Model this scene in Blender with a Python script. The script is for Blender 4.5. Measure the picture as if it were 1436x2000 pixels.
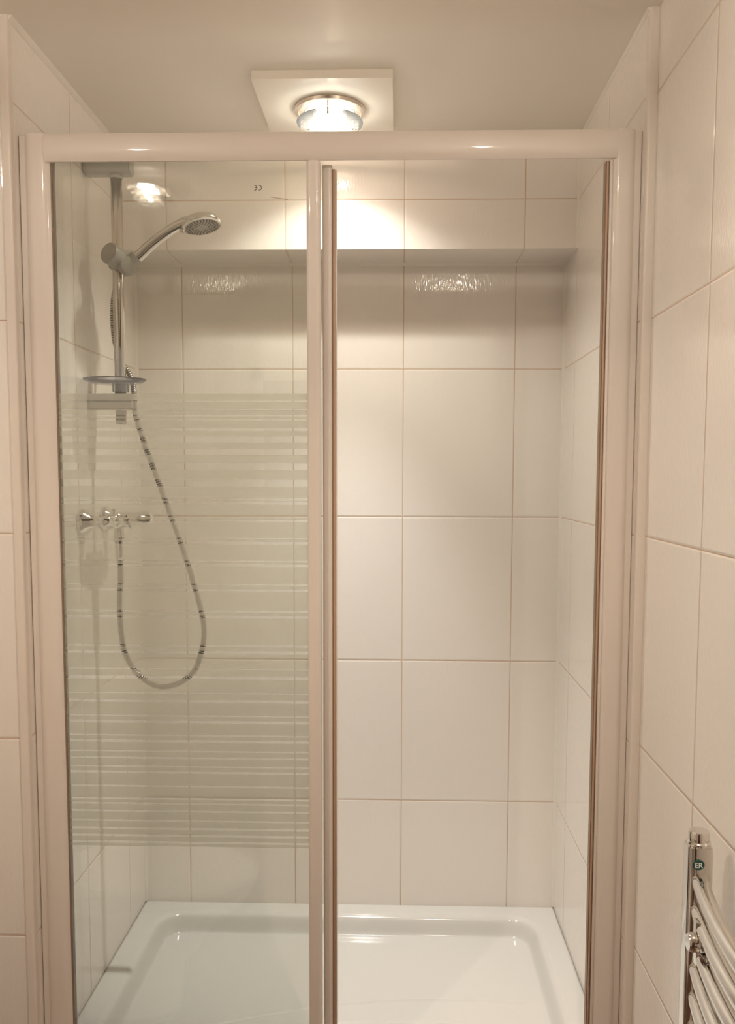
import bpy, bmesh, math, random
from mathutils import Vector, Matrix

S = bpy.context.scene
for o in list(bpy.data.objects):
    bpy.data.objects.remove(o)
R = math.radians
ZO = 1.55            # eye height above the bathroom floor; geometry below is written relative to the eye

# ------------------------------------------------------------------ camera
cam = bpy.data.cameras.new('camera')
cam.sensor_fit = 'VERTICAL'
cam.sensor_height = 36.0
cam.lens = 1659.3 / 2000 * 36.0
cam.shift_x = -12.5 / 2000
cam.shift_y = 61.7 / 2000
cam.clip_start = 0.02
camo = bpy.data.objects.new('camera', cam)
S.collection.objects.link(camo)
r3 = Vector((0.9996427, 0.02660351, 0.00259176))
u3 = Vector((-0.00469806, 0.07941936, 0.99683022))
f3 = Vector((-0.02631335, 0.99648624, -0.07951597))
M = Matrix(((r3.x, u3.x, -f3.x, 0), (r3.y, u3.y, -f3.y, -2.3294), (r3.z, u3.z, -f3.z, ZO), (0, 0, 0, 1)))
camo.matrix_world = M
S.camera = camo

# ------------------------------------------------------------------ world, exposure
w = bpy.data.worlds.new('world'); S.world = w; w.use_nodes = True
w.node_tree.nodes['Background'].inputs[0].default_value = (1, .85, .7, 1)
w.node_tree.nodes['Background'].inputs[1].default_value = 0.0
S.view_settings.view_transform = 'Standard'
S.view_settings.look = 'None'
S.view_settings.gamma = 1
S.view_settings.use_curve_mapping = False
S.view_settings.exposure = 0.53
S.cycles.transparent_max_bounces = 32
S.cycles.max_bounces = 16
S.cycles.diffuse_bounces = 8
S.cycles.sample_clamp_indirect = 6

# ------------------------------------------------------------------ lamps
LAMP_SHOWER = (-0.153, -0.364)
LAMP_ROOM = [(-0.73, -1.575), (0.235, -1.575)]
COL_SHOWER = (1.0, 0.97, 0.89)
COL_BEAM = (1.0, 0.975, 0.93)
COL_GLOW = (1.0, 0.78, 0.62)
COL_ROOM = (1.0, 0.79, 0.60)
COL_ROOM_GLOW = (1.0, 0.87, 0.76)
P_SPOT_SHOWER = 12.5
P_BEAM_SHOWER = 52
P_GLOW_SHOWER = 0.9
P_SPOT_ROOM = 13.5
P_GLOW_ROOM = 4.5

def lamp_light(name, kind, loc, power, col, radius, size=None, blend=0.5):
    l = bpy.data.lights.new(name, kind)
    l.energy = power; l.color = col; l.shadow_soft_size = radius
    if kind == 'SPOT':
        l.spot_size = R(size); l.spot_blend = blend
    o = bpy.data.objects.new(name, l); S.collection.objects.link(o)
    o.location = (loc[0], loc[1], loc[2] + ZO)
    return o

lamp_light('shower_spot_light', 'SPOT', (*LAMP_SHOWER, 0.842), P_SPOT_SHOWER, COL_SHOWER, 0.014, 126, 0.75)
lamp_light('shower_beam_light', 'SPOT', (*LAMP_SHOWER, 0.842), P_BEAM_SHOWER, COL_BEAM, 0.014, 60, 1.0)
lamp_light('shower_glow_light', 'POINT', (*LAMP_SHOWER, 0.796), P_GLOW_SHOWER, COL_GLOW, 0.006)
for lx, ly in LAMP_ROOM:
    lamp_light('room_spot_light', 'SPOT', (lx, ly, 0.822), P_SPOT_ROOM, COL_ROOM, 0.014, 120, 0.6)
    lamp_light('room_glow_light', 'POINT', (lx, ly, 0.812), P_GLOW_ROOM, COL_ROOM_GLOW, 0.006)

# ------------------------------------------------------------------ materials
def mat(name, col=(0.8, 0.8, 0.8), rough=0.4, metal=0.0, spec=0.5, coat=0.0, coat_rough=0.05, emit=None, es=0.0):
    m = bpy.data.materials.new(name); m.use_nodes = True
    b = m.node_tree.nodes['Principled BSDF']
    b.inputs['Base Color'].default_value = (*col, 1)
    b.inputs['Roughness'].default_value = rough
    b.inputs['Metallic'].default_value = metal
    b.inputs['Specular IOR Level'].default_value = spec
    b.inputs['Coat Weight'].default_value = coat
    b.inputs['Coat Roughness'].default_value = coat_rough
    if emit:
        b.inputs['Emission Color'].default_value = (*emit, 1)
        b.inputs['Emission Strength'].default_value = es
    return m

def noise_rough(m, scale, lo, hi, bump=0.0, bscale=40, dist=0.001):
    nt = m.node_tree; b = nt.nodes['Principled BSDF']
    tc = nt.nodes.new('ShaderNodeTexCoord')
    n = nt.nodes.new('ShaderNodeTexNoise'); n.inputs['Scale'].default_value = scale; n.inputs['Detail'].default_value = 3
    nt.links.new(tc.outputs['Object'], n.inputs['Vector'])
    mr = nt.nodes.new('ShaderNodeMapRange'); mr.inputs['To Min'].default_value = lo; mr.inputs['To Max'].default_value = hi
    nt.links.new(n.outputs['Fac'], mr.inputs['Value']); nt.links.new(mr.outputs[0], b.inputs['Roughness'])
    if bump:
        n2 = nt.nodes.new('ShaderNodeTexNoise'); n2.inputs['Scale'].default_value = bscale; n2.inputs['Detail'].default_value = 2
        nt.links.new(tc.outputs['Object'], n2.inputs['Vector'])
        bp = nt.nodes.new('ShaderNodeBump'); bp.inputs['Strength'].default_value = bump; bp.inputs['Distance'].default_value = dist
        nt.links.new(n2.outputs['Fac'], bp.inputs['Height']); nt.links.new(bp.outputs[0], b.inputs['Normal'])
    return m

TW, TH = 0.30, 0.3994
TZ = 0.2878
TILE_COL = (0.835, 0.805, 0.76)
GROUT_COL = (0.56, 0.44, 0.335)

def tile_mat(name, xoff, yoff, groutc=GROUT_COL):
    """glossy cream wall tiles 30 x 40 cm, straight bond, with recessed grout and a fine ribbed glaze"""
    m = bpy.data.materials.new(name); m.use_nodes = True
    nt = m.node_tree; N = nt.nodes; L = nt.links; b = N['Principled BSDF']
    tc = N.new('ShaderNodeTexCoord')
    sp = N.new('ShaderNodeSeparateXYZ'); L.new(tc.outputs['Object'], sp.inputs[0])
    geo = N.new('ShaderNodeSeparateXYZ'); L.new(tc.outputs['Normal'], geo.inputs[0])
    def math_(op, a, bb=None, c=None):
        n = N.new('ShaderNodeMath'); n.operation = op
        for i, v in enumerate((a, bb, c)):
            if v is None: continue
            if isinstance(v, (int, float)): n.inputs[i].default_value = v
            else: L.new(v, n.inputs[i])
        return n.outputs[0]
    ax = math_('ABSOLUTE', geo.outputs[0])
    isx = math_('GREATER_THAN', ax, 0.5)
    ux = math_('SUBTRACT', sp.outputs[0], xoff)
    uy = math_('SUBTRACT', sp.outputs[1], yoff)
    # u runs along Y on faces that look along X, else along X
    u = math_('ADD', math_('MULTIPLY', isx, uy), math_('MULTIPLY', math_('SUBTRACT', 1.0, isx), ux))
    az = math_('ABSOLUTE', geo.outputs[2])
    isz = math_('GREATER_THAN', az, 0.5)
    zz = math_('SUBTRACT', sp.outputs[2], TZ)
    v = math_('ADD', math_('MULTIPLY', math_('SUBTRACT', 1.0, isz), zz), math_('MULTIPLY', isz, 0.2))
    def dist(t, period):
        q = math_('DIVIDE', t, period)
        q = math_('FRACT', math_('ADD', q, 1000.5))
        return math_('MULTIPLY', math_('ABSOLUTE', math_('SUBTRACT', q, 0.5)), period)
    d = math_('MINIMUM', dist(u, TW), dist(v, TH))
    g = N.new('ShaderNodeMapRange'); g.interpolation_type = 'SMOOTHSTEP'
    g.inputs['From Min'].default_value = 0.0007; g.inputs['From Max'].default_value = 0.0014
    L.new(d, g.inputs['Value'])                       # 0 = grout, 1 = tile
    # stained grout: patches, stronger low down where water stands
    nz = N.new('ShaderNodeTexNoise'); nz.inputs['Scale'].default_value = 6; nz.inputs['Detail'].default_value = 3
    L.new(tc.outputs['Object'], nz.inputs['Vector'])
    gm = N.new('ShaderNodeMix'); gm.data_type = 'RGBA'
    L.new(nz.outputs['Fac'], gm.inputs['Factor'])
    gm.inputs[6].default_value = (groutc[0]*1.15, groutc[1]*1.2, groutc[2]*1.25, 1)
    gm.inputs[7].default_value = (groutc[0]*.9, groutc[1]*.72, groutc[2]*.6, 1)
    # slight shade difference between one glaze batch and another
    n3 = N.new('ShaderNodeTexNoise'); n3.inputs['Scale'].default_value = 2.2
    L.new(tc.outputs['Object'], n3.inputs['Vector'])
    tm = N.new('ShaderNodeMix'); tm.data_type = 'RGBA'; L.new(n3.outputs['Fac'], tm.inputs['Factor'])
    tm.inputs[6].default_value = (TILE_COL[0]*1.01, TILE_COL[1]*1.0, TILE_COL[2]*.985, 1)
    tm.inputs[7].default_value = (TILE_COL[0]*.99, TILE_COL[1]*.985, TILE_COL[2]*1.0, 1)
    cm = N.new('ShaderNodeMix'); cm.data_type = 'RGBA'
    L.new(g.outputs[0], cm.inputs['Factor']); L.new(gm.outputs[2], cm.inputs[6]); L.new(tm.outputs[2], cm.inputs[7])
    L.new(cm.outputs[2], b.inputs['Base Color'])
    rr = N.new('ShaderNodeMapRange'); rr.inputs['To Min'].default_value = 0.85; rr.inputs['To Max'].default_value = 0.085
    L.new(g.outputs[0], rr.inputs['Value']); L.new(rr.outputs[0], b.inputs['Roughness'])
    b.inputs['Specular IOR Level'].default_value = 0.5
    # pillowed edge
    pe = N.new('ShaderNodeMapRange'); pe.interpolation_type = 'SMOOTHSTEP'
    pe.inputs['From Min'].default_value = 0.0005; pe.inputs['From Max'].default_value = 0.0045
    L.new(d, pe.inputs['Value'])
    # fine vertical ribbing of the glaze
    cb = N.new('ShaderNodeCombineXYZ')
    L.new(math_('MULTIPLY', u, 260), cb.inputs[0]); L.new(math_('MULTIPLY', v, 70), cb.inputs[1])
    nf = N.new('ShaderNodeTexNoise'); nf.noise_dimensions = '2D'; nf.inputs['Scale'].default_value = 1.0; nf.inputs['Detail'].default_value = 0
    L.new(cb.outputs[0], nf.inputs['Vector'])
    b1 = N.new('ShaderNodeBump'); b1.inputs['Strength'].default_value = 0.6; b1.inputs['Distance'].default_value = 0.0012
    L.new(pe.outputs[0], b1.inputs['Height'])
    b2 = N.new('ShaderNodeBump'); b2.inputs['Strength'].default_value = 1.0; b2.inputs['Distance'].default_value = 0.00022
    L.new(nf.outputs['Fac'], b2.inputs['Height']); L.new(b1.outputs[0], b2.inputs['Normal'])
    L.new(b2.outputs[0], b.inputs['Normal'])
    return m

def glass_mat(name, tint=(0.97, 0.985, 0.96), ior=1.5, haze=0.0, hazec=(0.8, 0.8, 0.78), rough=0.0):
    m = bpy.data.materials.new(name); m.use_nodes = True
    nt = m.node_tree; N = nt.nodes; L = nt.links
    N.remove(N['Principled BSDF']); out = N['Material Output']
    tr = N.new('ShaderNodeBsdfTransparent'); tr.inputs[0].default_value = (*tint, 1)
    gl = N.new('ShaderNodeBsdfGlossy'); gl.inputs['Roughness'].default_value = rough
    fr = N.new('ShaderNodeFresnel'); fr.inputs['IOR'].default_value = ior
    mx = N.new('ShaderNodeMixShader'); L.new(fr.outputs[0], mx.inputs[0])
    src = tr.outputs[0]
    if haze:
        df = N.new('ShaderNodeBsdfDiffuse'); df.inputs[0].default_value = (*hazec, 1)
        tl = N.new('ShaderNodeBsdfTranslucent'); tl.inputs[0].default_value = (*hazec, 1)
        m0 = N.new('ShaderNodeMixShader'); m0.inputs[0].default_value = 0.5
        L.new(df.outputs[0], m0.inputs[1]); L.new(tl.outputs[0], m0.inputs[2])
        m1 = N.new('ShaderNodeMixShader'); m1.inputs[0].default_value = haze
        L.new(tr.outputs[0], m1.inputs[1]); L.new(m0.outputs[0], m1.inputs[2]); src = m1.outputs[0]
    L.new(src, mx.inputs[1]); L.new(gl.outputs[0], mx.inputs[2])
    L.new(mx.outputs[0], out.inputs[0])
    return m

M_back = tile_mat('cream_tile_back', 0.0172, -0.136)
M_alcR = tile_mat('cream_tile_alcove_right', 0.4497, -0.136)
M_left = tile_mat('cream_tile_left', -0.729, -0.136)
M_right = tile_mat('cream_tile_right', 0.4654, -1.0238)
M_roomL = tile_mat('cream_tile_room', -1.15, -0.85)
M_ceil = noise_rough(mat('ceiling_paint', (0.85, 0.81, 0.735), 0.4, spec=0.35), 8, 0.32, 0.42, 0.25, 60, 0.0006)
M_plate = noise_rough(mat('mounting_board_paint', (0.80, 0.76, 0.68), 0.3, spec=0.4), 12, 0.28, 0.30)
M_frame = noise_rough(mat('white_powder_coat', (0.78, 0.72, 0.665), 0.4, spec=0.4, coat=0.45, coat_rough=0.05), 30, 0.36, 0.44)
M_trim = noise_rough(mat('white_plastic_trim', (0.78, 0.72, 0.66), 0.3), 30, 0.26, 0.36)
M_sil = noise_rough(mat('silicone_bead', (0.80, 0.76, 0.69), 0.45), 20, 0.4, 0.55)
M_acr = noise_rough(mat('white_acrylic', (0.64, 0.635, 0.61), 0.1, spec=0.5, coat=0.3, coat_rough=0.03), 5, 0.08, 0.13)
M_chrome = noise_rough(mat('chrome', (0.78, 0.76, 0.73), 0.08, metal=1.0), 30, 0.06, 0.12)
M_rod = noise_rough(mat('chrome_rail', (0.74, 0.69, 0.64), 0.16, metal=1.0), 30, 0.13, 0.2)
M_greyp = noise_rough(mat('satin_grey_plastic', (0.42, 0.42, 0.385), 0.38), 60, 0.33, 0.43, 0.05, 400, 0.0002)
M_face = noise_rough(mat('spray_face_plastic', (0.45, 0.43, 0.40), 0.35), 60, 0.3, 0.4)
M_dark = noise_rough(mat('dark_rubber', (0.10, 0.09, 0.08), 0.5), 60, 0.45, 0.55)
M_seal = noise_rough(mat('brown_seal', (0.50, 0.33, 0.22), 0.4), 60, 0.35, 0.5)
M_gap = noise_rough(mat('dark_channel', (0.27, 0.19, 0.13), 0.5), 60, 0.45, 0.55)
M_hose1 = noise_rough(mat('hose_metal', (0.62, 0.60, 0.56), 0.22, metal=1.0), 60, 0.2, 0.3)
M_hose2 = noise_rough(mat('hose_groove', (0.09, 0.08, 0.07), 0.5, metal=0.3), 60, 0.45, 0.55)
M_glass = glass_mat('door_glass', (0.988, 0.993, 0.980), 1.58)
M_frost = glass_mat('frosted_print', (0.97, 0.98, 0.95), 1.2, 0.255, (0.94, 0.93, 0.885), 0.3)
M_clearp = glass_mat('clear_plastic', (0.96, 0.965, 0.985), 1.15, 0.30, (0.80, 0.81, 0.86), 0.05)
M_lampglass = glass_mat('lamp_glass', (0.985, 0.985, 0.98), 1.2, 0.045, (0.9, 0.9, 0.88), 0.03)
M_ring = noise_rough(mat('lamp_trim_metal', (0.80, 0.74, 0.66), 0.22, metal=0.9), 60, 0.18, 0.26)
M_refl = noise_rough(mat('lamp_reflector', (0.30, 0.28, 0.26), 0.3, metal=0.6), 60, 0.25, 0.35)
M_bulb = mat('lit_bulb', (1, 1, 1), 0.5, emit=(1.0, 0.9, 0.76), es=120)
M_floor = noise_rough(mat('floor_tile', (0.17, 0.085, 0.055), 0.35), 10, 0.3, 0.45, 0.2, 30, 0.001)
M_cer = noise_rough(mat('white_ceramic', (0.88, 0.87, 0.84), 0.08, spec=0.6), 10, 0.06, 0.1)
M_blue = noise_rough(mat('blue_plastic', (0.42, 0.52, 0.68), 0.3), 10, 0.25, 0.35)
M_green = noise_rough(mat('badge_green', (0.01, 0.08, 0.075), 0.3), 60, 0.25, 0.35)
M_white = noise_rough(mat('badge_white', (0.85, 0.85, 0.83), 0.4), 60, 0.35, 0.45)
M_ink = noise_rough(mat('printed_ink', (0.07, 0.055, 0.045), 0.5), 60, 0.45, 0.55)
M_ink2 = noise_rough(mat('pale_printed_ink', (0.30, 0.21, 0.15), 0.5), 60, 0.45, 0.55)

# ------------------------------------------------------------------ mesh helpers
def link(name, bm, material, parent=None, smooth=True, angle=40, mats=None):
    if smooth:
        for f in bm.faces: f.smooth = True
        for e in bm.edges:
            if len(e.link_faces) == 2 and e.calc_face_angle(0) > R(angle): e.smooth = False
    if parent is not None:
        p = parent; off = Vector((0, 0, 0))
        while p is not None:
            off += p.location; p = p.parent
        bmesh.ops.translate(bm, verts=bm.verts, vec=-off)
    me = bpy.data.meshes.new(name); bm.to_mesh(me); bm.free()
    for mm in (mats or [material]): me.materials.append(mm)
    o = bpy.data.objects.new(name, me); S.collection.objects.link(o)
    if parent is not None: o.parent = parent
    return o

def thing(name, label, cat, loc, group=None):
    o = bpy.data.objects.new(name, None); S.collection.objects.link(o)
    o.location = loc; o.empty_display_size = 0.05
    o['label'] = label; o['category'] = cat
    if group: o['group'] = group
    return o

def tag(o, label, cat, group=None):
    o['label'] = label; o['category'] = cat
    if group: o['group'] = group
    return o

def struct(name, bm, m, **k):
    o = link(name, bm, m, **k); o['kind'] = 'structure'; return o

def new(): return bmesh.new()

def merge(dst, src):
    me = bpy.data.meshes.new('tmp'); src.to_mesh(me); src.free(); dst.from_mesh(me); bpy.data.meshes.remove(me)

def box(bm, x0, x1, y0, y1, z0, z1, bev=0.0, seg=2):
    t = new(); bmesh.ops.create_cube(t, size=1)
    for v in t.verts:
        v.co = Vector((x0 + (v.co.x + .5) * (x1 - x0), y0 + (v.co.y + .5) * (y1 - y0), z0 + (v.co.z + .5) * (z1 - z0)))
    if bev: bmesh.ops.bevel(t, geom=list(t.edges), offset=bev, segments=seg, profile=0.5, affect='EDGES')
    merge(bm, t); return bm

def frame_of(d):
    d = Vector(d).normalized()
    a = Vector((0, 0, 1)) if abs(d.z) < 0.9 else Vector((1, 0, 0))
    x = a.cross(d).normalized(); y = d.cross(x).normalized()
    return x, y, d

def lathe(bm, prof, origin=(0, 0, 0), axis=(0, 0, 1), seg=48, sx=1.0, sy=1.0, xdir=None):
    """prof: list of (radius, height along axis)"""
    x, y, d = frame_of(axis)
    if xdir is not None:
        x = (Vector(xdir) - d * Vector(xdir).dot(d)).normalized(); y = d.cross(x)
    o = Vector(origin); rings = []
    for r, h in prof:
        if r < 1e-6: rings.append([bm.verts.new(o + d * h)])
        else: rings.append([bm.verts.new(o + d * h + x * (r * sx * math.cos(2*math.pi*i/seg)) + y * (r * sy * math.sin(2*math.pi*i/seg))) for i in range(seg)])
    for a, b in zip(rings, rings[1:]):
        for i in range(seg):
            j = (i + 1) % seg
            if len(a) == 1 and len(b) == 1: continue
            if len(a) == 1: bm.faces.new((a[0], b[i], b[j]))
            elif len(b) == 1: bm.faces.new((a[i], b[0], a[j]))
            else: bm.faces.new((a[i], b[i], b[j], a[j]))
    bmesh.ops.recalc_face_normals(bm, faces=bm.faces)
    return bm

def spline(pts, n):
    """Catmull-Rom through pts, n samples per span"""
    P = [Vector(p) for p in pts]; P = [P[0]*2-P[1]] + P + [P[-1]*2-P[-2]]
    out = []
    for i in range(1, len(P)-2):
        for k in range(n):
            t = k/n; a, b, c, d = P[i-1], P[i], P[i+1], P[i+2]
            out.append(0.5*((2*b)+(c-a)*t+(2*a-5*b+4*c-d)*t*t+(3*b-a-3*c+d)*t**3))
    out.append(P[-2]); return out

def resample(pts, step):
    out = [pts[0]]; acc = 0.0
    for a, b in zip(pts, pts[1:]):
        L = (b-a).length; s = step - acc
        while s <= L:
            out.append(a.lerp(b, s/L)); s += step
        acc = (acc + L) % step if L >= 0 else acc
    return out

def tube(bm, pts, radii, seg=16, caps=True, flat=1.0):
    """tube along pts; radii number or list"""
    n = len(pts); pts = [Vector(p) for p in pts]
    if not isinstance(radii, (list, tuple)): radii = [radii]*n
    t0 = (pts[1]-pts[0]).normalized(); x, y, _ = frame_of(t0); rings = []
    for i, p in enumerate(pts):
        t = (pts[min(i+1, n-1)] - pts[max(i-1, 0)]).normalized()
        x = (x - t*x.dot(t)).normalized(); y = t.cross(x)
        rings.append([bm.verts.new(p + x*(radii[i]*math.cos(2*math.pi*k/seg)) + y*(radii[i]*flat*math.sin(2*math.pi*k/seg))) for k in range(seg)])
    fs = []
    for i, (a, b) in enumerate(zip(rings, rings[1:])):
        for k in range(seg):
            j = (k+1) % seg; f = bm.faces.new((a[k], a[j], b[j], b[k])); fs.append((i, f))
    if caps:
        bm.faces.new(list(reversed(rings[0]))); bm.faces.new(rings[-1])
    return fs

def prism(bm, prof, axis, a, b, bev=0.0):
    """closed 2D profile extruded along axis from a to b. axis z: prof=(x,y); axis x: prof=(y,z)"""
    def P(p, t): return (p[0], p[1], t) if axis == 'z' else (t, p[0], p[1]) if axis == 'x' else (p[0], t, p[1])
    t_ = new()
    A = [t_.verts.new(P(p, a)) for p in prof]; B = [t_.verts.new(P(p, b)) for p in prof]
    n = len(prof)
    for i in range(n):
        j = (i+1) % n; t_.faces.new((A[i], A[j], B[j], B[i]))
    c1 = t_.faces.new(A); c2 = t_.faces.new(B)
    bmesh.ops.recalc_face_normals(t_, faces=t_.faces)
    if bev:
        es = set(c1.edges) | set(c2.edges)
        bmesh.ops.bevel(t_, geom=list(es), offset=bev, segments=2, affect='EDGES')
    merge(bm, t_); return bm

def rrect(x0, x1, y0, y1, rs, seg=6):
    """rounded rectangle profile, rs = radii at (x0,y0),(x1,y0),(x1,y1),(x0,y1)"""
    if isinstance(rs, (int, float)): rs = [rs]*4
    C = [(x0, y0, 180), (x1, y0, 270), (x1, y1, 0), (x0, y1, 90)]
    out = []
    for (cx, cy, a0), r in zip(C, rs):
        if r <= 0: out.append((cx, cy)); continue
        ox = cx + (r if cx == x0 else -r); oy = cy + (r if cy == y0 else -r)
        for k in range(seg+1):
            a = R(a0 + 90*k/seg); out.append((ox + r*math.cos(a), oy + r*math.sin(a)))
    return out

def hole_plate(bm, x0, x1, y0, y1, cx, cy, r, z0, z1, seg=64, sides=True):
    """rectangular slab with a round hole through it"""
    def sq(a):
        c, s = math.cos(a), math.sin(a)
        tx = ((x1-cx)/c if c > 1e-9 else (x0-cx)/c if c < -1e-9 else 1e9)
        ty = ((y1-cy)/s if s > 1e-9 else (y0-cy)/s if s < -1e-9 else 1e9)
        t = min(tx, ty); return cx+c*t, cy+s*t
    angs = [2*math.pi*i/seg for i in range(seg)]
    for qx, qy in ((x0, y0), (x1, y0), (x1, y1), (x0, y1)):
        a = math.atan2(qy-cy, qx-cx) % (2*math.pi)
        k = min(range(seg), key=lambda i: min(abs(angs[i]-a), 2*math.pi-abs(angs[i]-a))); angs[k] = a
    angs.sort()
    V = {}
    for z in (z0, z1):
        V[z] = ([bm.verts.new((*sq(a), z)) for a in angs], [bm.verts.new((cx+r*math.cos(a), cy+r*math.sin(a), z)) for a in angs])
    for i in range(seg):
        j = (i+1) % seg
        (o0, i0), (o1, i1) = V[z0], V[z1]
        bm.faces.new((o0[i], i0[i], i0[j], o0[j])); bm.faces.new((o1[i], o1[j], i1[j], i1[i]))
        bm.faces.new((i0[i], i1[i], i1[j], i0[j]))
        if sides: bm.faces.new((o0[i], o0[j], o1[j], o1[i]))

# ================================================================== THE ROOM
XL, XR, XO = -0.713, 0.4497, 0.4654      # alcove left wall, alcove right wall, bathroom right wall
YF, YB, ZB = -0.731, -0.148, 0.5665      # front of the alcove, face of the bulkhead, underside of the bulkhead
ZC, ZF = 0.834, -ZO                      # ceiling, floor
XW, YW = -1.15, -3.05                    # far left wall of the bathroom, wall behind the camera

prof = [(0, ZF), (0.12, ZF), (0.12, ZC), (YB, ZC), (YB, ZB), (0, ZB)]
struct('wall_back', prism(new(), prof, 'x', XL-0.1, XR+0.1), M_back, smooth=False)
bm = new(); box(bm, XW-0.12, XL, YF, 0.0, ZF, ZC); struct('wall_alcove_left', bm, M_left, smooth=False)
bm = new(); box(bm, XR, XR+0.15, YF, 0.0, ZF, ZC); struct('wall_alcove_right', bm, M_alcR, smooth=False)
bm = new(); box(bm, XO, XO+0.15, YW-0.1, YF, ZF, ZC); struct('wall_right', bm, M_right, smooth=False)
bm = new(); box(bm, XW-0.12, XW, YW-0.1, YF, ZF, ZC); struct('wall_left', bm, M_roomL, smooth=False)
bm = new(); box(bm, XW-0.12, XO+0.15, YW-0.12, YW, ZF, ZC); struct('wall_front', bm, M_roomL, smooth=False)
bm = new(); box(bm, XW-0.12, XO+0.15, YW-0.12, 0.12, ZF-0.1, ZF); struct('floor', bm, M_floor, smooth=False)

# door behind the camera, seen only as dark streaks in the chrome
M_door = noise_rough(mat('dark_stained_wood', (0.11, 0.035, 0.022), 0.35), 14, 0.3, 0.4)
bm = new(); box(bm, -0.62, 0.16, YW, YW+0.035, ZF+0.004, ZF+1.985, 0.002)
for z0_, z1_ in ((-1.40, -0.75), (-0.62, 0.30)):
    box(bm, -0.50, 0.04, YW+0.034, YW+0.042, z0_, z1_, 0.004)
dr_ = struct('door_1', bm, M_door, smooth=False)
M_lever = noise_rough(mat('brushed_metal', (0.7, 0.68, 0.64), 0.25, metal=1.0), 60, 0.2, 0.3)
bm = new(); tube(bm, [(0.09, YW+0.036, -0.52), (0.09, YW+0.085, -0.52), (0.07, YW+0.092, -0.52), (-0.03, YW+0.092, -0.52)], 0.009, 16); link('door_handle', bm, M_lever, dr_)
bm = new()
for a_, b_, c_, d_ in ((-0.69, -0.623, ZF, ZF+2.06), (0.163, 0.23, ZF, ZF+2.06), (-0.69, 0.23, ZF+1.988, ZF+2.06)):
    box(bm, a_, b_, YW, YW+0.018, c_, d_, 0.003)
struct('trim_11', bm, M_trim, smooth=False)

# ceiling with the openings for the recessed lamps
bm = new()
holes = [(LAMP_SHOWER[0], LAMP_SHOWER[1])] + LAMP_ROOM
hw = 0.085
xs = sorted({XW-0.12, XO+0.15} | {h[0]-hw for h in holes} | {h[0]+hw for h in holes})
ys = sorted({YW-0.12, 0.12} | {h[1]-hw for h in holes} | {h[1]+hw for h in holes})
for a, b in zip(xs, xs[1:]):
    for c, d in zip(ys, ys[1:]):
        hh = [h for h in holes if abs((a+b)/2-h[0]) < hw and abs((c+d)/2-h[1]) < hw]
        if hh:
            hx, hy = hh[0]
            if abs(a-(hx-hw)) < 1e-6 and abs(b-(hx+hw)) < 1e-6:
                hole_plate(bm, a, b, c, d, hx, hy, 0.062, ZC, ZC+0.02, sides=False); continue
        vs = [bm.verts.new(p) for p in ((a, c, ZC), (a, d, ZC), (b, d, ZC), (b, c, ZC))]; bm.faces.new(vs)
        vs = [bm.verts.new(p) for p in ((a, c, ZC+0.02), (b, c, ZC+0.02), (b, d, ZC+0.02), (a, d, ZC+0.02))]; bm.faces.new(vs)
bmesh.ops.remove_doubles(bm, verts=bm.verts, dist=1e-5)
struct('ceiling', bm, M_ceil, smooth=False)
bm = new(); box(bm, XW-0.12, XO+0.15, YW-0.12, 0.12, ZC+0.19, ZC+0.21); struct('trim_1', bm, M_ceil, smooth=False)   # boards above the lamp void

# external corner trims (quadrant strips) at the mouth of the alcove, silicone in the inner corners
def strip(bm, x0, x1, y0, y1, z0, z1, rs): return prism(bm, rrect(x0, x1, y0, y1, rs), 'z', z0, z1)
struct('trim_2', strip(new(), -0.7295, -0.7115, YF-0.004, YF+0.012, ZF, ZC, [0.003, 0.004, 0.001, 0.001]), M_trim)
struct('trim_3', strip(new(), XR-0.0015, XO+0.001, YF-0.004, YF+0.012, ZF, ZC, [0.004, 0.003, 0.001, 0.001]), M_trim)
struct('trim_4', prism(new(), [(XR-0.007, 0.001), (XR-0.004, -0.004), (XR+0.001, -0.007), (XR+0.001, 0.001)], 'z', -1.214, ZB), M_sil)
struct('trim_5', prism(new(), [(XL+0.009, 0.001), (XL+0.005, -0.005), (XL-0.001, -0.009), (XL-0.001, 0.001)], 'z', -1.214, ZB), M_sil)
struct('trim_6', prism(new(), [(0.001, ZB+0.001), (0.001, ZB-0.007), (-0.003, ZB-0.004), (-0.007, ZB+0.001)], 'x', XL, XR), M_sil)
struct('trim_7', prism(new(), [(XR-0.006, YB+0.001), (XR-0.003, YB-0.004), (XR+0.001, YB-0.006), (XR+0.001, YB+0.001)], 'z', ZB, ZC), M_sil)
# ceiling cove bead along the left and right alcove walls
struct('trim_8', prism(new(), [(XL-0.001, ZC+0.001), (XL-0.001, ZC-0.010), (XL+0.004, ZC-0.007), (XL+0.010, ZC+0.001)], 'y', YF, YB), M_sil)
struct('trim_9', prism(new(), [(XR+0.001, ZC+0.001), (XR+0.001, ZC-0.006), (XR-0.003, ZC-0.004), (XR-0.006, ZC+0.001)], 'y', YF, YB), M_sil)

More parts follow.
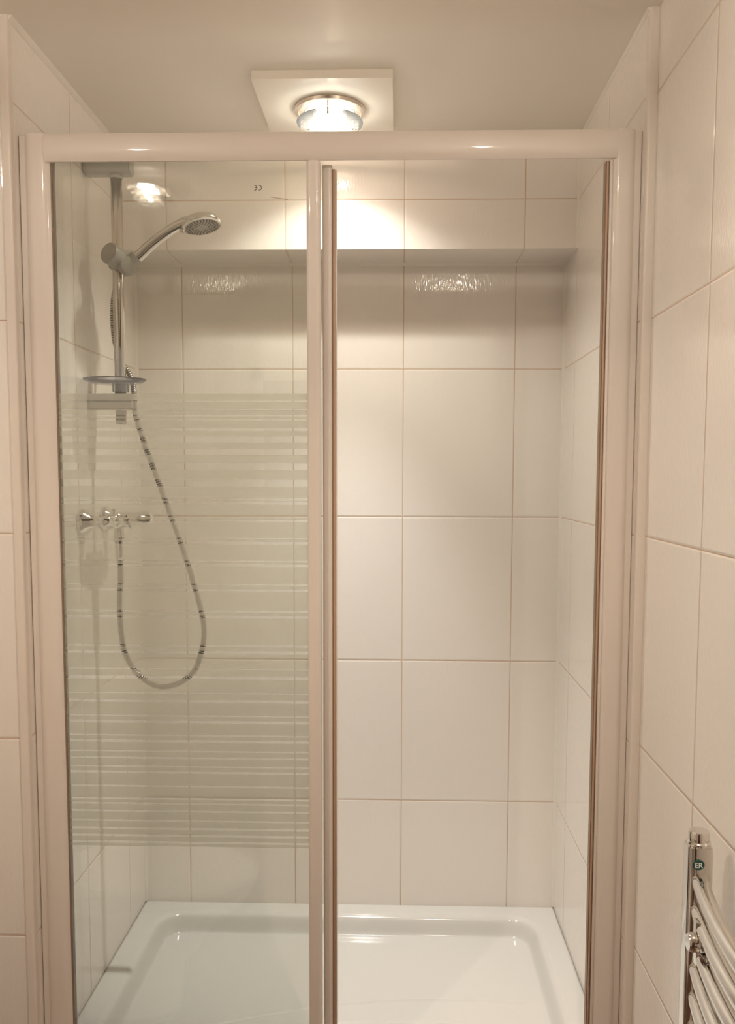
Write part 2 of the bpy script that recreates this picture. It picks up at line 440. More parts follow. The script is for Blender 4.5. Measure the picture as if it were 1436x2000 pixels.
# ================================================================== SHOWER TRAY
def build_tray():
    ZT = -1.214; x0, x1, y0, y1 = XL+0.001, XR-0.001, YF+0.002, -0.001
    ix0, ix1, iy0, iy1 = -0.650, 0.386, -0.655, -0.062
    rad = 0.075
    def sdf(x, y):           # > 0 inside the bowl opening
        cx, cy = (ix0+ix1)/2, (iy0+iy1)/2
        qx, qy = abs(x-cx)-(ix1-ix0)/2+rad, abs(y-cy)-(iy1-iy0)/2+rad
        return -(math.hypot(max(qx, 0), max(qy, 0)) + min(max(qx, qy), 0) - rad)
    def ss(t): t = min(max(t, 0), 1); return t*t*(3-2*t)
    def h(x, y):
        d = sdf(x, y)
        z = ZT
        e = min(x-x0, x1-x, y-y0, y1-y)
        z -= 0.004*(1-ss(e/0.006))                     # rounded outer edge
        z -= 0.005*ss((d+0.010)/0.014)                 # soft lip
        z -= 0.041*ss((d-0.001)/0.026)
        z -= 0.006*ss((d-0.02)/0.25)                    # fall towards the waste
        fade = ss((d-0.03)/0.05)
        ya = -0.360-0.39*(x-0.12)**2; z -= 0.0030*fade*ss((ya-y)/0.006+0.5)
        yb = -0.440-0.5*(x-0.02)**2; z -= 0.0030*fade*ss((yb-y)/0.006+0.5)
        return z
    nx, ny = 420, 270
    V = []; F = []
    for j in range(ny+1):
        for i in range(nx+1):
            x = x0+(x1-x0)*i/nx; y = y0+(y1-y0)*j/ny; V.append((x, y, h(x, y)))
    for j in range(ny):
        for i in range(nx):
            a = j*(nx+1)+i; F.append((a, a+1, a+nx+2, a+nx+1))
    me = bpy.data.meshes.new('t'); me.from_pydata(V, [], F)
    b = new(); b.from_mesh(me); bpy.data.meshes.remove(me)
    # skirt down to the plinth
    bd = [e for e in b.edges if len(e.link_faces) == 1]
    g = bmesh.ops.extrude_edge_only(b, edges=bd)
    for v in [q for q in g['geom'] if isinstance(q, bmesh.types.BMVert)]: v.co.z = -1.33
    bmesh.ops.recalc_face_normals(b, faces=b.faces)
    return b
t = thing('shower_tray', 'white acrylic shower tray with rounded inner corners on the alcove floor', 'shower tray', ((XL+XR)/2, -0.365, -1.33))
link('basin', build_tray(), M_acr, t, angle=60)
b = lathe(new(), [(0, 0.004), (0.03, 0.0045), (0.043, 0.002), (0.045, -0.004), (0, -0.004)], (-0.13, -0.56, -1.2672))
link('waste_cover', b, M_chrome, t)
bm = new(); box(bm, XL+0.002, XR-0.002, YF+0.003, -0.002, ZF, -1.331); struct('trim_10', bm, M_right, smooth=False)   # tiled plinth under the tray

# ================================================================== SHOWER ENCLOSURE
enc = thing('shower_enclosure', 'white framed sliding shower enclosure with striped frosted glass across the alcove', 'shower enclosure', ((XL+XR)/2, -0.69, -1.214))
ZT = -1.213
# wall channels
def post(name, xa, xb, flip):
    """rounded jamb with a stepped wall channel; xa is the wall side"""
    s = 1 if xb > xa else -1
    b = new()
    # narrow channel fixed to the tiles
    c0, c1 = sorted((xa, xa+s*0.016))
    prism(b, rrect(c0, c1, -0.700, -0.655, [0.003, 0.003, 0, 0]), 'z', ZT, 0.6335)
    ch = b
    o1 = link('wall_channel', ch, M_frame, enc)
    b = new()
    p0, p1 = sorted((xa+s*0.0125, xb))
    # face slightly convex
    pr = []
    n = 14
    for k in range(n+1):
        u = k/n; x = p0+(p1-p0)*u
        bul = 0.007*(1-(2*u-1)**4)
        pr.append((x, -0.700-bul))
    pr += [(p1, -0.677), (p0, -0.677)]
    prism(b, pr, 'z', ZT, 0.636, bev=0.0008)
    o2 = link(name, b, M_frame, enc)
    return o1, o2
post('jamb', XL+0.0005, -0.6535, False)
post('jamb', XR-0.0005, 0.3955, True)
# dark gap between jamb and glass on the left, magnetic seal on the right
b = new(); box(b, -0.6536, -0.6512, -0.6985, -0.6945, ZT, 0.583); link('glazing_gasket', b, M_gap, enc)['label'] = 'thin dark gasket beside the glass'
b = new(); box(b, 0.3915, 0.3957, -0.703, -0.672, ZT, 0.5815, 0.0005); link('seal_strip', b, M_frame, enc)
b = new(); box(b, 0.3893, 0.3916, -0.696, -0.674, ZT, 0.5815); link('seal_strip', b, M_gap, enc)['label'] = 'dark magnetic seal slot'
b = new(); box(b, 0.3868, 0.3894, -0.699, -0.676, ZT, 0.5815, 0.0004); link('seal_strip', b, M_seal, enc)['label'] = 'brown magnetic seal strip'
b = new(); box(b, 0.3848, 0.3869, -0.694, -0.678, ZT, 0.5815); link('seal_strip', b, M_gap, enc)['label'] = 'dark magnetic seal slot'
# head rail
b = new(); pr = []
z0, z1 = 0.5835, 0.6345
for k in range(15):
    u = k/14; pr.append((-0.706-0.0060*(1-abs(2*u-1)**3), z0+(z1-z0)*u))
pr += [(-0.655, z1), (-0.655, 0.6075), (-0.7025, 0.6075), (-0.7025, z0)]
prism(b, pr, 'x', -0.6612, 0.4035, bev=0.0006)
link('head_rail', b, M_frame, enc)
# bottom rail (just below the picture)
b = new(); prism(b, rrect(-0.714, -0.655, -1.213, -1.180, [0.004, 0.002, 0.002, 0.008]), 'x', -0.656, 0.396); link('bottom_rail', b, M_frame, enc)
# frosted bands: clear slits at the measured picture rows -> heights on the glass
import_rows = [(782,784),(797,799),(808,811),(815.5,818.5),(832,838),(848,859),(871,882),(897,910),(928,941),(962,967),(969,974.5),
    (996,998),(1003,1007),(1038,1040),(1045,1050),(1081,1083.5),(1088,1092.5),(1126,1128.5),(1136,1140.5),(1177,1181),(1187,1192.5),
    (1244,1248),(1256,1262),(1291,1293),(1306,1312),(1339,1341),(1353,1358.5),(1384,1387),(1394.5,1400),(1423,1426),(1433.5,1438.5),
    (1455,1458),(1468,1472),(1486,1489),(1497,1501.5),(1526,1529.5),(1552,1555.5),(1561.5,1565),(1577,1581),(1597,1600.5),(1612.5,1617.5),(1627,1632),(1641,1645.5)]
def row_z(y):
    # heights on the glass: picture row 770 is 0.1553, row 1650 is -0.7386 (relative to the eye)
    t = (y-770)/880.0
    lin = 0.1553+(-0.7386-0.1553)*t
    return lin - 0.0095*t*(1-t)*2
def frost(x0, x1, y, parent, th=0.0003):
    b = new(); a = 769.0
    for p, q in import_rows+[(1651.5, 1652)]:
        if p-a > 1.0:
            box(b, x0, x1, y-th, y, row_z(p), row_z(a))
        a = q
    o = link('frosted_stripes', b, M_frost, parent, smooth=False)
    o['label'] = 'printed frosted horizontal stripes'
    return o
# fixed panel (front)
b = new(); box(b, -0.6560, -0.165, -0.694, -0.689, -1.18, 0.606, 0.0005)
fixed = link('fixed_panel', b, M_glass, enc, smooth=False); fixed['label'] = 'clear glass pane fixed at the left'
frost(-0.6530, -0.171, -0.6941, fixed)
b = new(); pr = [(-0.1705+0.0256*k/10, -0.702-0.0045*(1-(2*k/10-1)**4)) for k in range(11)] + [(-0.1449, -0.686), (-0.1705, -0.686)]
prism(b, pr, 'z', -1.18, 0.5835, bev=0.0006); link('stile', b, M_frame, fixed)
# sliding door behind it, pushed to the left
b = new(); box(b, -0.6650, -0.140, -0.674, -0.669, -1.175, 0.606, 0.0005)
door = link('sliding_door', b, M_glass, enc, smooth=False); door['label'] = 'clear glass sliding pane pushed open to the left'
b = new(); pr = [(-0.1428+0.0185*k/8, -0.680-0.003*(1-(2*k/8-1)**4)) for k in range(9)] + [(-0.1243, -0.664), (-0.1428, -0.664)]
prism(b, pr, 'z', -1.176, 0.583, bev=0.0005); link('stile', b, M_frame, door)
b = new(); box(b, -0.1245, -0.1222, -0.681, -0.666, -1.176, 0.5755); link('door_seal', b, M_gap, door)['label'] = 'dark line of the door seal'
b = new(); box(b, -0.1222, -0.1188, -0.682, -0.666, -1.176, 0.5755, 0.0004); link('door_seal', b, M_seal, door)['label'] = 'brown magnetic door seal'
b = new(); box(b, -0.1188, -0.1150, -0.679, -0.667, -1.176, 0.5755, 0.0004); link('door_seal', b, M_trim, door)

def text_mesh(s, size, m4, name, material, parent, ext=0.0002, bold=0.0):
    cu = bpy.data.curves.new('txt', 'FONT'); cu.body = s; cu.size = size; cu.extrude = ext; cu.offset = bold
    cu.align_x = 'CENTER'; cu.align_y = 'CENTER'
    to = bpy.data.objects.new('txt', cu); S.collection.objects.link(to)
    bpy.context.view_layer.update()
    me = bpy.data.meshes.new_from_object(to); bpy.data.objects.remove(to)
    b = new(); b.from_mesh(me); bpy.data.meshes.remove(me)
    bmesh.ops.transform(b, matrix=m4, verts=b.verts)
    if m4.determinant() < 0: bmesh.ops.reverse_faces(b, faces=b.faces)
    return link(name, b, material, parent, smooth=False)

# the CE mark is read from the wet side, so it shows mirrored here
# drawn as two arcs and a bar
def arc(bm, cx, cz, r, w_, a0, a1, y, n=14):
    P = []
    for k in range(n+1):
        a = R(a0+(a1-a0)*k/n); P.append(((cx+(r-w_)*math.cos(a), y, cz+(r-w_)*math.sin(a)), (cx+r*math.cos(a), y, cz+r*math.sin(a))))
    vs = [(bm.verts.new(p), bm.verts.new(q)) for p, q in P]
    ws = [(bm.verts.new((p[0], y-0.0002, p[2])), bm.verts.new((q[0], y-0.0002, q[2]))) for p, q in P]
    for i in range(n):
        (a, b), (c, d) = vs[i], vs[i+1]; (e, f), (g, h) = ws[i], ws[i+1]
        bm.faces.new((a, b, d, c)); bm.faces.new((e, g, h, f)); bm.faces.new((a, c, g, e)); bm.faces.new((b, f, h, d))
b = new(); yy = -0.6942
arc(b, -0.2604, 0.5380, 0.0051, 0.0013, -98, 98, yy)            # mirrored C, open to the left
arc(b, -0.2690, 0.5380, 0.0051, 0.0013, -98, 98, yy)            # mirrored E
box(b, -0.2685, -0.2645, yy-0.0002, yy, 0.5374, 0.5387)
o = link('certification_mark', b, M_ink, fixed, smooth=False); o['label'] = 'small dark mirrored CE mark'
b = new()
random.seed(4)
for k in range(22):
    u = k/21; x = -0.2405+0.0325*u; z = 0.5212-0.0048*u
    hh = random.choice((0.0013, 0.0018, 0.0016)); box(b, x, x+random.uniform(.0008, .0013), yy-0.0002, yy, z-hh/2, z+hh/2)
o = link('fine_print', b, M_ink2, fixed, smooth=False); o['label'] = 'tiny slanting line of print'

# ================================================================== CEILING BOARD AND LAMPS
bm = new()
bx0, bx1, by0, by1 = -0.3045, -0.0115, -0.5115, -0.2165
hole_plate(bm, bx0, bx1, by0, by1, LAMP_SHOWER[0], LAMP_SHOWER[1], 0.060, 0.816, 0.8338)
bmesh.ops.recalc_face_normals(bm, faces=bm.faces)
tag(link('mounting_board', bm, M_plate, smooth=False), 'square cream mounting board on the ceiling around the shower lamp', 'board')

def lit_glass(name, col, strength):
    m = bpy.data.materials.new(name); m.use_nodes = True
    nt = m.node_tree; N = nt.nodes; L = nt.links; N.remove(N['Principled BSDF'])
    tr = N.new('ShaderNodeBsdfTransparent'); tr.inputs[0].default_value = (0.9, 0.9, 0.88, 1)
    em = N.new('ShaderNodeEmission'); em.inputs[0].default_value = (*col, 1); em.inputs[1].default_value = strength
    ad = N.new('ShaderNodeAddShader'); L.new(tr.outputs[0], ad.inputs[0]); L.new(em.outputs[0], ad.inputs[1]); L.new(ad.outputs[0], N['Material Output'].inputs[0])
    return m
M_collar = lit_glass('lit_frosted_collar', (1.0, 0.92, 0.82), 0.30)
def downlight(cx, cy, zb, label, ring_mat=M_ring, drop=0.0):
    t = thing('downlight', label, 'ceiling lamp', (cx, cy, zb), 'recessed glass-rimmed downlights')
    o = (cx, cy, zb)
    link('trim_ring', lathe(new(), [(0.056, 0.0), (0.0775, 0.0), (0.079, -0.003), (0.077, -0.009), (0.070, -0.0115), (0.069, -0.009), (0.057, -0.0095), (0.056, -0.006), (0.056, 0.0)], o, seg=64), ring_mat, t)
    link('reflector', lathe(new(), [(0.0555, -0.0092), (0.0555, 0.012), (0.048, 0.026), (0.032, 0.040), (0.026, 0.043), (0.026, 0.060), (0.0, 0.060)], o, seg=48), M_refl, t)
    link('bulb', lathe(new(), [(0.0, 0.041-drop), (0.024, 0.041-drop), (0.025, 0.044-drop), (0.022, 0.055-drop), (0, 0.055-drop)], o, seg=32), M_bulb, t)
    link('glass_disc', lathe(new(), [(0.037, -0.0270), (0.0735, -0.0270), (0.0745, -0.0290), (0.0735, -0.0315), (0.037, -0.0315), (0.0365, -0.0290), (0.037, -0.0270)], o, seg=64), M_lampglass, t)
    link('glass_collar', lathe(new(), [(0.0345, -0.009), (0.037, -0.009), (0.037, -0.034), (0.0345, -0.034), (0.0345, -0.009)], o, seg=48), M_collar, t)
    for a in (30, 150, 270):
        b = new(); px, py = cx+0.058*math.cos(R(a)), cy+0.058*math.sin(R(a))
        tube(b, [(px, py, zb-0.006), (px, py, zb-0.033)], 0.0022, 10); link('spacer', b, M_chrome, t)
    return t
downlight(LAMP_SHOWER[0], LAMP_SHOWER[1], 0.816, 'lit round downlight with a glass rim on the square ceiling board')
downlight(LAMP_ROOM[0][0], LAMP_ROOM[0][1], ZC, 'lit downlight outside the shower, mirrored in the left glass pane', drop=0.048)
downlight(LAMP_ROOM[1][0], LAMP_ROOM[1][1], ZC, 'lit downlight outside the shower, nearer the towel radiator', drop=0.048)

# ================================================================== SHOWER RISER RAIL
XRD, YRD = -0.6415, -0.352
rl = thing('riser_rail', 'chrome vertical shower riser rail with grey brackets on the left alcove wall', 'shower rail', (XL, YRD, 0.117))
b = new(); tube(b, [(XRD, YRD, 0.150), (XRD, YRD, 0.705)], 0.0128, 32); link('rod', b, M_rod, rl)
def bracket(zc, h, xe):
    b = new()
    pr = rrect(YRD-0.021, YRD+0.021, zc-h/2, zc+h/2, 0.013, 5)
    prism(b, pr, 'x', XL+0.0005, xe, bev=0.003)
    return link('bracket', b, M_greyp, rl)
bracket(0.699, 0.040, -0.6055)
bracket(0.1700, 0.0365, -0.6125)
b = new(); tube(b, [(XRD, YRD, 0.680), (XRD, YRD, 0.672)], [0.0155, 0.0140], 32); link('rail_collar', b, M_greyp, rl)
b = new(); tube(b, [(XRD, YRD, 0.153), (XRD, YRD, 0.121), (XRD, YRD, 0.1175)], [0.0125, 0.0112, 0.0100], 32); link('end_cap', b, M_greyp, rl)
# slider with clamp knob and handset cradle
b = new(); box(b, XRD-0.018, XRD+0.020, YRD-0.019, YRD+0.018, 0.468, 0.512, 0.007, 3)
sl = link('slider', b, M_greyp, rl)
kax = Vector((-0.42, -0.86, 0.20)).normalized()
b = lathe(new(), [(0, 0.040), (0.020, 0.0398), (0.0235, 0.038), (0.0245, 0.034), (0.0250, 0.006), (0.0225, 0.0), (0, 0.0)], Vector((-0.6335, YRD-0.006, 0.4905)), kax, 40)
link('clamp_knob', b, M_greyp, sl)
cax = Vector((0.55, -0.80, 0.10)).normalized()
b = lathe(new(), [(0, 0.020), (0.017, 0.0198), (0.0200, 0.018), (0.0210, 0.014), (0.0210, 0.0), (0, 0.0)], Vector((-0.6185, YRD-0.008, 0.4735)), cax, 40)
link('swivel_cap', b, M_greyp, sl)
hd0 = Vector((-0.6060, YRD-0.006, 0.4880)); hdir = Vector((0.74, 0.0, 0.67)).normalized()
b = lathe(new(), [(0.0125, -0.012), (0.0150, -0.011), (0.0165, 0.012), (0.0145, 0.014), (0.0120, 0.013)], hd0, hdir, 32)
link('cradle', b, M_greyp, sl)
# soap dish, clear plastic, clipped on the rail above the lower bracket
b = new()
dz = 0.2085; dx, dy = -0.6405, -0.395
prof_d = [(0, 0.0), (0.045, 0.0003), (0.058, 0.004), (0.0655, 0.0085), (0.0680, 0.0090), (0.0680, 0.0068), (0.060, 0.0015), (0.046, -0.0024), (0, -0.0030)]
lathe(b, prof_d, (dx, dy, dz), (0, 0, 1), 56, sx=1.04, sy=0.86, xdir=(1, 0, 0))
dish = link('soap_dish', b, M_clearp, rl); dish['label'] = 'clear plastic oval soap dish'
b = lathe(new(), [(0.0135, -0.012), (0.018, -0.011), (0.018, 0.008), (0.0135, 0.009), (0.0135, -0.012)], (XRD, YRD, 0.203), seg=32)
link('clip', b, M_clearp, dish)

# ================================================================== HANDSET
hs = thing('shower_handset', 'chrome hand shower with round grey spray face held by the riser slider', 'hand shower', tuple(hd0))
path = [(-0.6180, YRD-0.006, 0.4790), (-0.6060, YRD-0.006, 0.4870), (-0.5860, YRD-0.006, 0.5030), (-0.5580, YRD-0.007, 0.5270), (-0.5250, YRD-0.008, 0.5500), (-0.4970, YRD-0.010, 0.5650), (-0.4720, YRD-0.012, 0.5740), (-0.4480, YRD-0.012, 0.5790)]
sp_ = spline(path, 8); n = len(sp_)
def hr(u):
    ks = [(0, .0095), (.08, .0100), (.12, .0125), (.3, .0128), (.6, .0120), (.8, .0130), (1, .012)]
    for (a, ra), (c, rc) in zip(ks, ks[1:]):
        if u <= c: return ra+(rc-ra)*(u-a)/(c-a)
    return ks[-1][1]
b = new(); tube(b, sp_, [hr(i/(n-1)) for i in range(n)], 28); link('handle', b, M_chrome, hs)
hax = Vector((0.215, -0.115, -0.97)).normalized()     # spray direction
hc = Vector((-0.4450, YRD-0.012, 0.5690))
b = lathe(new(), [(0, -0.016), (0.020, -0.0155), (0.032, -0.0125), (0.0405, -0.007), (0.0440, -0.001), (0.0452, 0.004), (0.0440, 0.0075), (0.0395, 0.0090), (0.0385, 0.0070), (0, 0.0070)], hc, hax, 56)
link('spray_head', b, M_chrome, hs)
b = lathe(new(), [(0, 0.0105), (0.012, 0.0105), (0.014, 0.0095), (0.035, 0.0090), (0.0382, 0.0080), (0.0382, 0.0060), (0, 0.0060)], hc, hax, 56)
fc = link('spray_face', b, M_face, hs)
fx, fy, fd = frame_of(hax)
b = new()
for rr_, cnt, ln in ((0.0150, 14, 0.0040), (0.0220, 20, 0.0044), (0.0290, 26, 0.0044), (0.0345, 30, 0.0030)):
    for k in range(cnt):
        a = 2*math.pi*(k+0.5*(cnt % 4 == 2))/cnt
        dr = fx*math.cos(a)+fy*math.sin(a)
        p = hc+fd*0.0088
        tube(b, [p+dr*(rr_-ln/2), p+dr*(rr_+ln/2)], 0.0016, 8)
link('nozzles', b, M_dark, fc, smooth=False)
b = lathe(new(), [(0, 0.0118), (0.005, 0.0115), (0.0095, 0.0100), (0.010, 0.0090), (0, 0.009)], hc, hax, 32); link('centre_boss', b, M_greyp, fc)
# small mode lever at the neck
b = new(); box(b, -0.4940, -0.4840, YRD-0.020, YRD-0.008, 0.5470, 0.5560, 0.003, 2); link('spray_lever', b, M_chrome, hs)

# ================================================================== MIXER VALVE
mx = thing('mixer_valve', 'chrome single lever shower mixer below the riser rail on the left alcove wall', 'shower mixer', (XL, -0.352, -0.107))
ZM = -0.106
for yy_ in (-0.427, -0.277):
    b = lathe(new(), [(0, 0.0006), (0.031, 0.0006), (0.0315, 0.004), (0.0270, 0.013), (0.0175, 0.024), (0.0145, 0.030), (0.0145, 0.044)], (XL, yy_, ZM), (1, 0, 0), 40)
    link('wall_flange', b, M_chrome, mx)
    b = new(); yc = -0.352
    tube(b, spline([(XL+0.040, yy_, ZM), (XL+0.055, yy_, ZM+0.001), (XL+0.062, yy_+(0.010 if yy_ < yc else -0.010), ZM+0.003), (XL+0.063, yy_+(0.035 if yy_ < yc else -0.035), ZM+0.002)], 6), 0.0135, 24)
    link('elbow', b, M_chrome, mx)
b = new(); tube(b, [(XL+0.0625, -0.398, ZM+0.002), (XL+0.0625, -0.306, ZM+0.002)], 0.0185, 32)
body = link('valve_body', b, M_chrome, mx)
b = lathe(new(), [(0.017, 0.048), (0.0195, 0.056), (0.0200, 0.082), (0.0185, 0.088)], (XL, -0.352, ZM+0.002), (1, 0, 0), 36); link('cartridge_housing', b, M_chrome, mx)
b = lathe(new(), [(0, 0.084), (0.0175, 0.084), (0.0182, 0.090), (0.0172, 0.128), (0.0150, 0.137), (0.009, 0.141), (0, 0.142)], (XL, -0.352, ZM+0.003), (1, 0, 0.02), 36); link('lever', b, M_chrome, mx)
b = lathe(new(), [(0.0125, -0.014), (0.0135, -0.030), (0.0150, -0.032), (0.0150, -0.047), (0.0110, -0.052), (0.0110, -0.064), (0.0085, -0.072)], (-0.6505, -0.352, ZM), (0, 0, 1), 32); link('hose_outlet', b, M_chrome, mx)
b = lathe(new(), [(0, 0.029), (0.006, 0.0285), (0.008, 0.024), (0.008, 0.012)], (-0.6505, -0.395, ZM), (0, 0, 1), 20); link('screw_cap', b, M_chrome, mx)

# ================================================================== HOSE
hz = thing('shower_hose', 'ribbed metal shower hose looping from the handset down to the mixer', 'hose', (-0.58, -0.352, -0.50))
# path on the wet side of the riser; points are (x, y, z)
HP = [(-0.6165, -0.358, 0.4850), (-0.6215, -0.352, 0.4760), (-0.6320, -0.335, 0.4690), (-0.6470, -0.325, 0.4560), (-0.6600, -0.323, 0.4250), (-0.6650, -0.323, 0.3800),
      (-0.6640, -0.323, 0.3320), (-0.6590, -0.323, 0.3020), (-0.6460, -0.323, 0.2650), (-0.6265, -0.328, 0.2330), (-0.6165, -0.335, 0.2050), (-0.6120, -0.344, 0.1750), (-0.6080, -0.350, 0.1400), (-0.5940, -0.352, 0.0930), (-0.5820, -0.352, 0.0550),
      (-0.5620, -0.352, 0.0000), (-0.5340, -0.352, -0.0790), (-0.5150, -0.352, -0.1340), (-0.4940, -0.352, -0.1970),
      (-0.4750, -0.352, -0.2620), (-0.4590, -0.352, -0.3250), (-0.4540, -0.352, -0.3700), (-0.4590, -0.352, -0.4100), (-0.4780, -0.352, -0.4620), (-0.5100, -0.352, -0.4900),
      (-0.5450, -0.352, -0.5020), (-0.5780, -0.352, -0.4980), (-0.6140, -0.352, -0.4720), (-0.6400, -0.352, -0.4320), (-0.6510, -0.352, -0.3850),
      (-0.6540, -0.352, -0.3250), (-0.6540, -0.352, -0.2900), (-0.6510, -0.352, -0.2500), (-0.6505, -0.352, -0.2100), (-0.6505, -0.352, -0.1760)]
hp = resample(spline(HP, 16), 0.0014)
b = new()
rad_h = [0.0069 if (i % 4) in (0, 1) else 0.0060 for i in range(len(hp))]
fs = tube(b, hp, rad_h, 14)
for i, f in fs: f.material_index = 1 if (i % 4) in (2, 3) else 0
link('hose_tube', b, None, hz, mats=[M_hose1, M_hose2], smooth=True, angle=80)
b = new(); d_ = (hp[0]-hp[6]).normalized(); tube(b, [hp[10], hp[10]+d_*0.010, hp[10]+d_*0.024], [0.0085, 0.0100, 0.0100], 24); link('hose_nut', b, M_chrome, hz)
b = new(); tube(b, [(-0.6505, -0.352, -0.200), (-0.6505, -0.352, -0.186), (-0.6505, -0.352, -0.170)], [0.0082, 0.0105, 0.0118], 24); link('hose_nut', b, M_chrome, hz)

# ================================================================== TOWEL RADIATOR
rd = thing('towel_radiator', 'chrome ladder towel radiator with bowed bars on the right bathroom wall', 'radiator', (0.43, -1.44, -1.32))
UX = 0.4175; Y0, Y1 = -1.190, -1.690; ZR0, ZR1 = -1.32, -0.500
for yu in (Y0, Y1):
    b = new(); prism(b, rrect(UX-0.018, UX+0.014, yu-0.017, yu+0.017, [0.011, 0.005, 0.005, 0.011], 6), 'z', ZR0, ZR1, bev=0.002)
    up = link('upright', b, M_chrome, rd)
    b = lathe(new(), [(0.0155, -0.002), (0.0158, 0.002), (0.0138, 0.004), (0.0138, 0.0145), (0.0122, 0.0175), (0, 0.0180)], (UX-0.001, yu, ZR1), (0, 0, 1), 36)
    link('vent_cap', b, M_chrome, up)
# maker's oval badge on the far upright, facing the room
b = lathe(new(), [(0, 0.0014), (0.0072, 0.0014), (0.0076, 0.0008), (0.0076, 0.0)], (UX-0.0068, Y0-0.0172, -0.5235), (0, -1, 0), 36, sx=1.08, sy=0.92, xdir=(1, 0, 0))
bd = link('badge', b, M_green, rd); bd['label'] = 'small dark green oval badge lettered ER'
mt = Matrix(((1, 0, 0, UX-0.0068), (0, 0, -1, Y0-0.0188), (0, 1, 0, -0.5238), (0, 0, 0, 1)))
text_mesh('ER', 0.0098, mt, 'badge_lettering', M_white, bd, 0.0001, 0.0002)['label'] = 'white letters ER'
def bar(z):
    b = new(); P = []
    nn = 28
    for k in range(nn+1):
        u = k/nn; y = Y0+0.002+(Y1-Y0-0.004)*u
        bow = 0.030*math.sin(math.pi*u)**0.8
        P.append((UX+0.002-bow, y, z))
    tube(b, spline(P, 2), 0.0112, 20)
    return link('bar', b, M_chrome, rd)
zb = -0.5475
rows_ = []
for k in range(19):
    if k in (7, 13): continue
    z = zb-0.0412*k
    if z < ZR0+0.02: break
    bar(z)
# wall brackets: stem to the wall with a round clamp between the bars
for zk in (-0.6085, -1.18):
    b = new(); tube(b, [(XO-0.0005, Y0-0.060, zk), (UX-0.018, Y0-0.060, zk)], 0.0075, 20)
    br = link('wall_bracket', b, M_chrome, rd)
    b = lathe(new(), [(0, 0.012), (0.010, 0.0115), (0.0125, 0.008), (0.0125, 0.0), (0, 0)], (UX-0.022, Y0-0.060, zk), (-1, 0, 0), 28); link('clamp', b, M_chrome, br)
    b = new(); box(b, UX-0.024, UX-0.018, Y0-0.068, Y0-0.052, zk-0.030, zk+0.030, 0.002); link('clamp_plate', b, M_chrome, br)
    b = lathe(new(), [(0, 0.0006), (0.017, 0.0006), (0.017, 0.004), (0.012, 0.006), (0, 0.006)], (XO, Y0-0.060, zk), (-1, 0, 0), 28); link('wall_rose', b, M_chrome, br)

# ================================================================== FITTINGS SEEN ONLY AS REFLECTIONS IN THE GLASS
# wash basin on the left wall
wb = thing('wash_basin', 'white washbasin on the far left wall, mirrored in the frosted glass', 'basin', (XW, -1.95, -1.55))
def oval_ring(cx, cy, ax_, ay, z, seg=56, back=None):
    out = []
    for k in range(seg):
        a = 2*math.pi*k/seg; x = cx+ax_*math.cos(a); y = cy+ay*math.sin(a)
        if back is not None: x = max(x, back)
        out.append(Vector((x, y, z)))
    return out
def loft(rings, close=True):
    b = new(); V = [[b.verts.new(p) for p in r] for r in rings]
    for r, s in zip(V, V[1:]):
        m = len(r)
        for i in range(m):
            j = (i+1) % m; b.faces.new((r[i], r[j], s[j], s[i]))
    b.faces.new(list(reversed(V[0]))); b.faces.new(V[-1])
    bmesh.ops.recalc_face_normals(b, faces=b.faces); return b
cx, cy = -0.93, -1.95; bk = XW+0.002
zr = -0.700
rings = [oval_ring(cx, cy, 0.11, 0.10, zr-0.19, back=bk), oval_ring(cx, cy, 0.20, 0.18, zr-0.13, back=bk), oval_ring(cx, cy, 0.27, 0.235, zr-0.05, back=bk),
         oval_ring(cx, cy, 0.284, 0.250, zr-0.008, back=bk), oval_ring(cx, cy, 0.280, 0.247, zr, back=bk), oval_ring(cx+0.015, cy, 0.235, 0.215, zr, back=bk+0.09),
         oval_ring(cx+0.015, cy, 0.220, 0.200, zr-0.012, back=bk+0.10), oval_ring(cx+0.01, cy, 0.17, 0.155, zr-0.09, back=bk+0.12), oval_ring(cx, cy, 0.05, 0.05, zr-0.13, back=bk+0.15)]
link('bowl', loft(rings), M_cer, wb)
b = lathe(new(), [(0.09, 0), (0.075, 0.1), (0.07, 0.4), (0.085, 0.63), (0.10, 0.67)], (XW+0.13, cy, -1.55), (0, 0, 1), 40); link('pedestal', b, M_cer, wb)
tp = thing('basin_tap', 'chrome mixer tap on the back of the white washbasin', 'tap', (XW+0.055, -1.95, zr))
b = lathe(new(), [(0, 0), (0.024, 0.0), (0.024, 0.006), (0.019, 0.012), (0.018, 0.07), (0.020, 0.085), (0, 0.092)], (XW+0.055, -1.95, zr+0.0005), (0, 0, 1), 32); link('tap_body', b, M_chrome, tp)
b = new(); tube(b, spline([(XW+0.06, -1.95, zr+0.045), (XW+0.10, -1.95, zr+0.062), (XW+0.145, -1.95, zr+0.052), (XW+0.155, -1.95, zr+0.030)], 6), [0.011]*19, 20); link('spout', b, M_chrome, tp)
b = new(); tube(b, [(XW+0.055, -1.95, zr+0.090), (XW+0.10, -1.95, zr+0.125)], [0.007, 0.005], 16); link('tap_lever', b, M_chrome, tp)
tb = thing('tumbler', 'pale blue plastic tumbler on the washbasin beside the tap', 'cup', (XW+0.06, -1.83, zr))
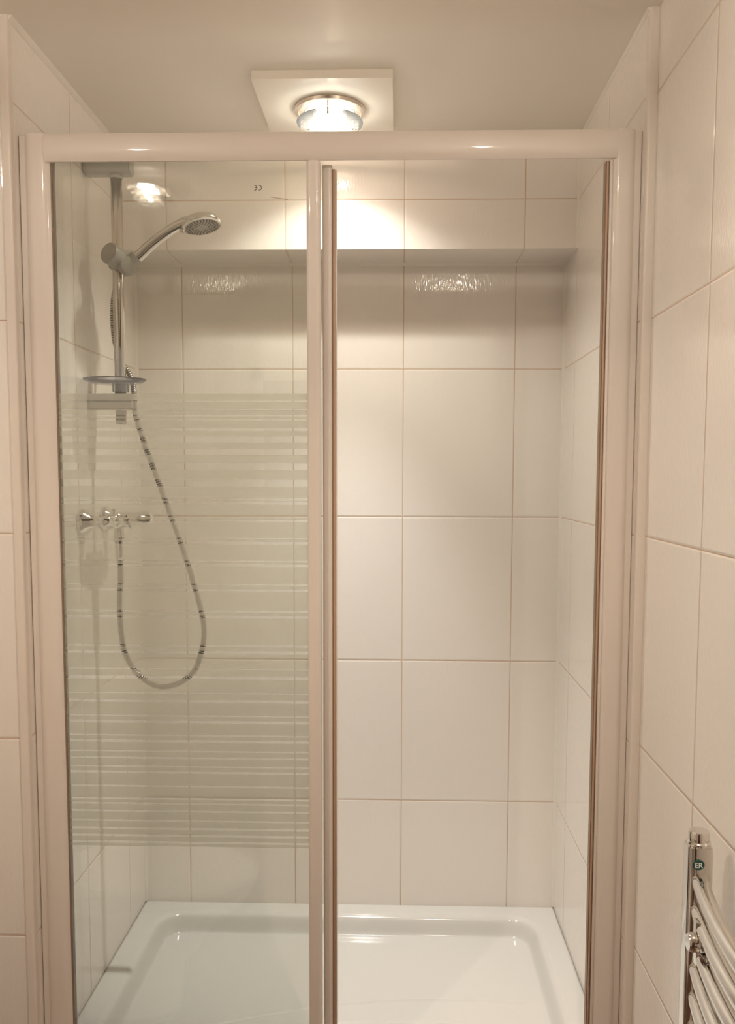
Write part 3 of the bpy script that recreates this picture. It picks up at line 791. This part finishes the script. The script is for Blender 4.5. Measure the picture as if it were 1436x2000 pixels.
b = lathe(new(), [(0, 0.0005), (0.022, 0.0005), (0.025, 0.003), (0.028, 0.070), (0.0265, 0.070), (0.0235, 0.005), (0, 0.005)], (XW+0.06, -1.83, zr), (0, 0, 1), 32); link('cup_body', b, M_blue, tb)
# toilet on the left wall, nearer the shower
wc = thing('toilet', 'white toilet with closed lid beside the washbasin, mirrored in the lower glass', 'toilet', (XW, -1.395, -1.55))
cy = -1.395
def wc_ring(tip, half, z, xb): 
    out = []
    for k in range(56):
        a = 2*math.pi*k/56; cxx = xb+(tip-xb)*0.55; c, s = math.cos(a), math.sin(a)
        x = cxx+((tip-cxx) if c > 0 else (cxx-xb))*math.copysign(abs(c)**(1 if c > 0 else 0.6), c); out.append(Vector((x, cy+half*s, z)))
    return out
xb = XW+0.16
link('pan', loft([wc_ring(-0.62, 0.10, -1.549, xb), wc_ring(-0.60, 0.105, -1.40, xb), wc_ring(-0.50, 0.145, -1.28, xb), wc_ring(-0.405, 0.175, -1.19, xb), wc_ring(-0.400, 0.178, -1.165, xb)]), M_cer, wc)
link('lid', loft([wc_ring(-0.397, 0.180, -1.163, xb), wc_ring(-0.391, 0.184, -1.155, xb), wc_ring(-0.391, 0.184, -1.140, xb), wc_ring(-0.400, 0.178, -1.130, xb), wc_ring(-0.50, 0.09, -1.126, xb+0.08)]), M_acr, wc)
b = new(); box(b, XW+0.002, XW+0.175, cy-0.185, cy+0.185, -1.17, -0.80, 0.02, 3); ci = link('cistern', b, M_cer, wc)
b = new(); box(b, XW+0.001, XW+0.182, cy-0.192, cy+0.192, -0.80, -0.768, 0.008, 3); link('cistern_lid', b, M_cer, ci)
b = lathe(new(), [(0, 0.004), (0.018, 0.004), (0.02, 0.0), (0, 0)], (XW+0.09, cy, -0.768), (0, 0, 1), 28); link('flush_button', b, M_chrome, ci)

# ------------------------------------------------------------------ lift the whole place so that the floor is at z = 0
for o in list(S.objects):
    if o.parent is None and o.type in {'MESH', 'EMPTY'}:
        o.location.z += ZO
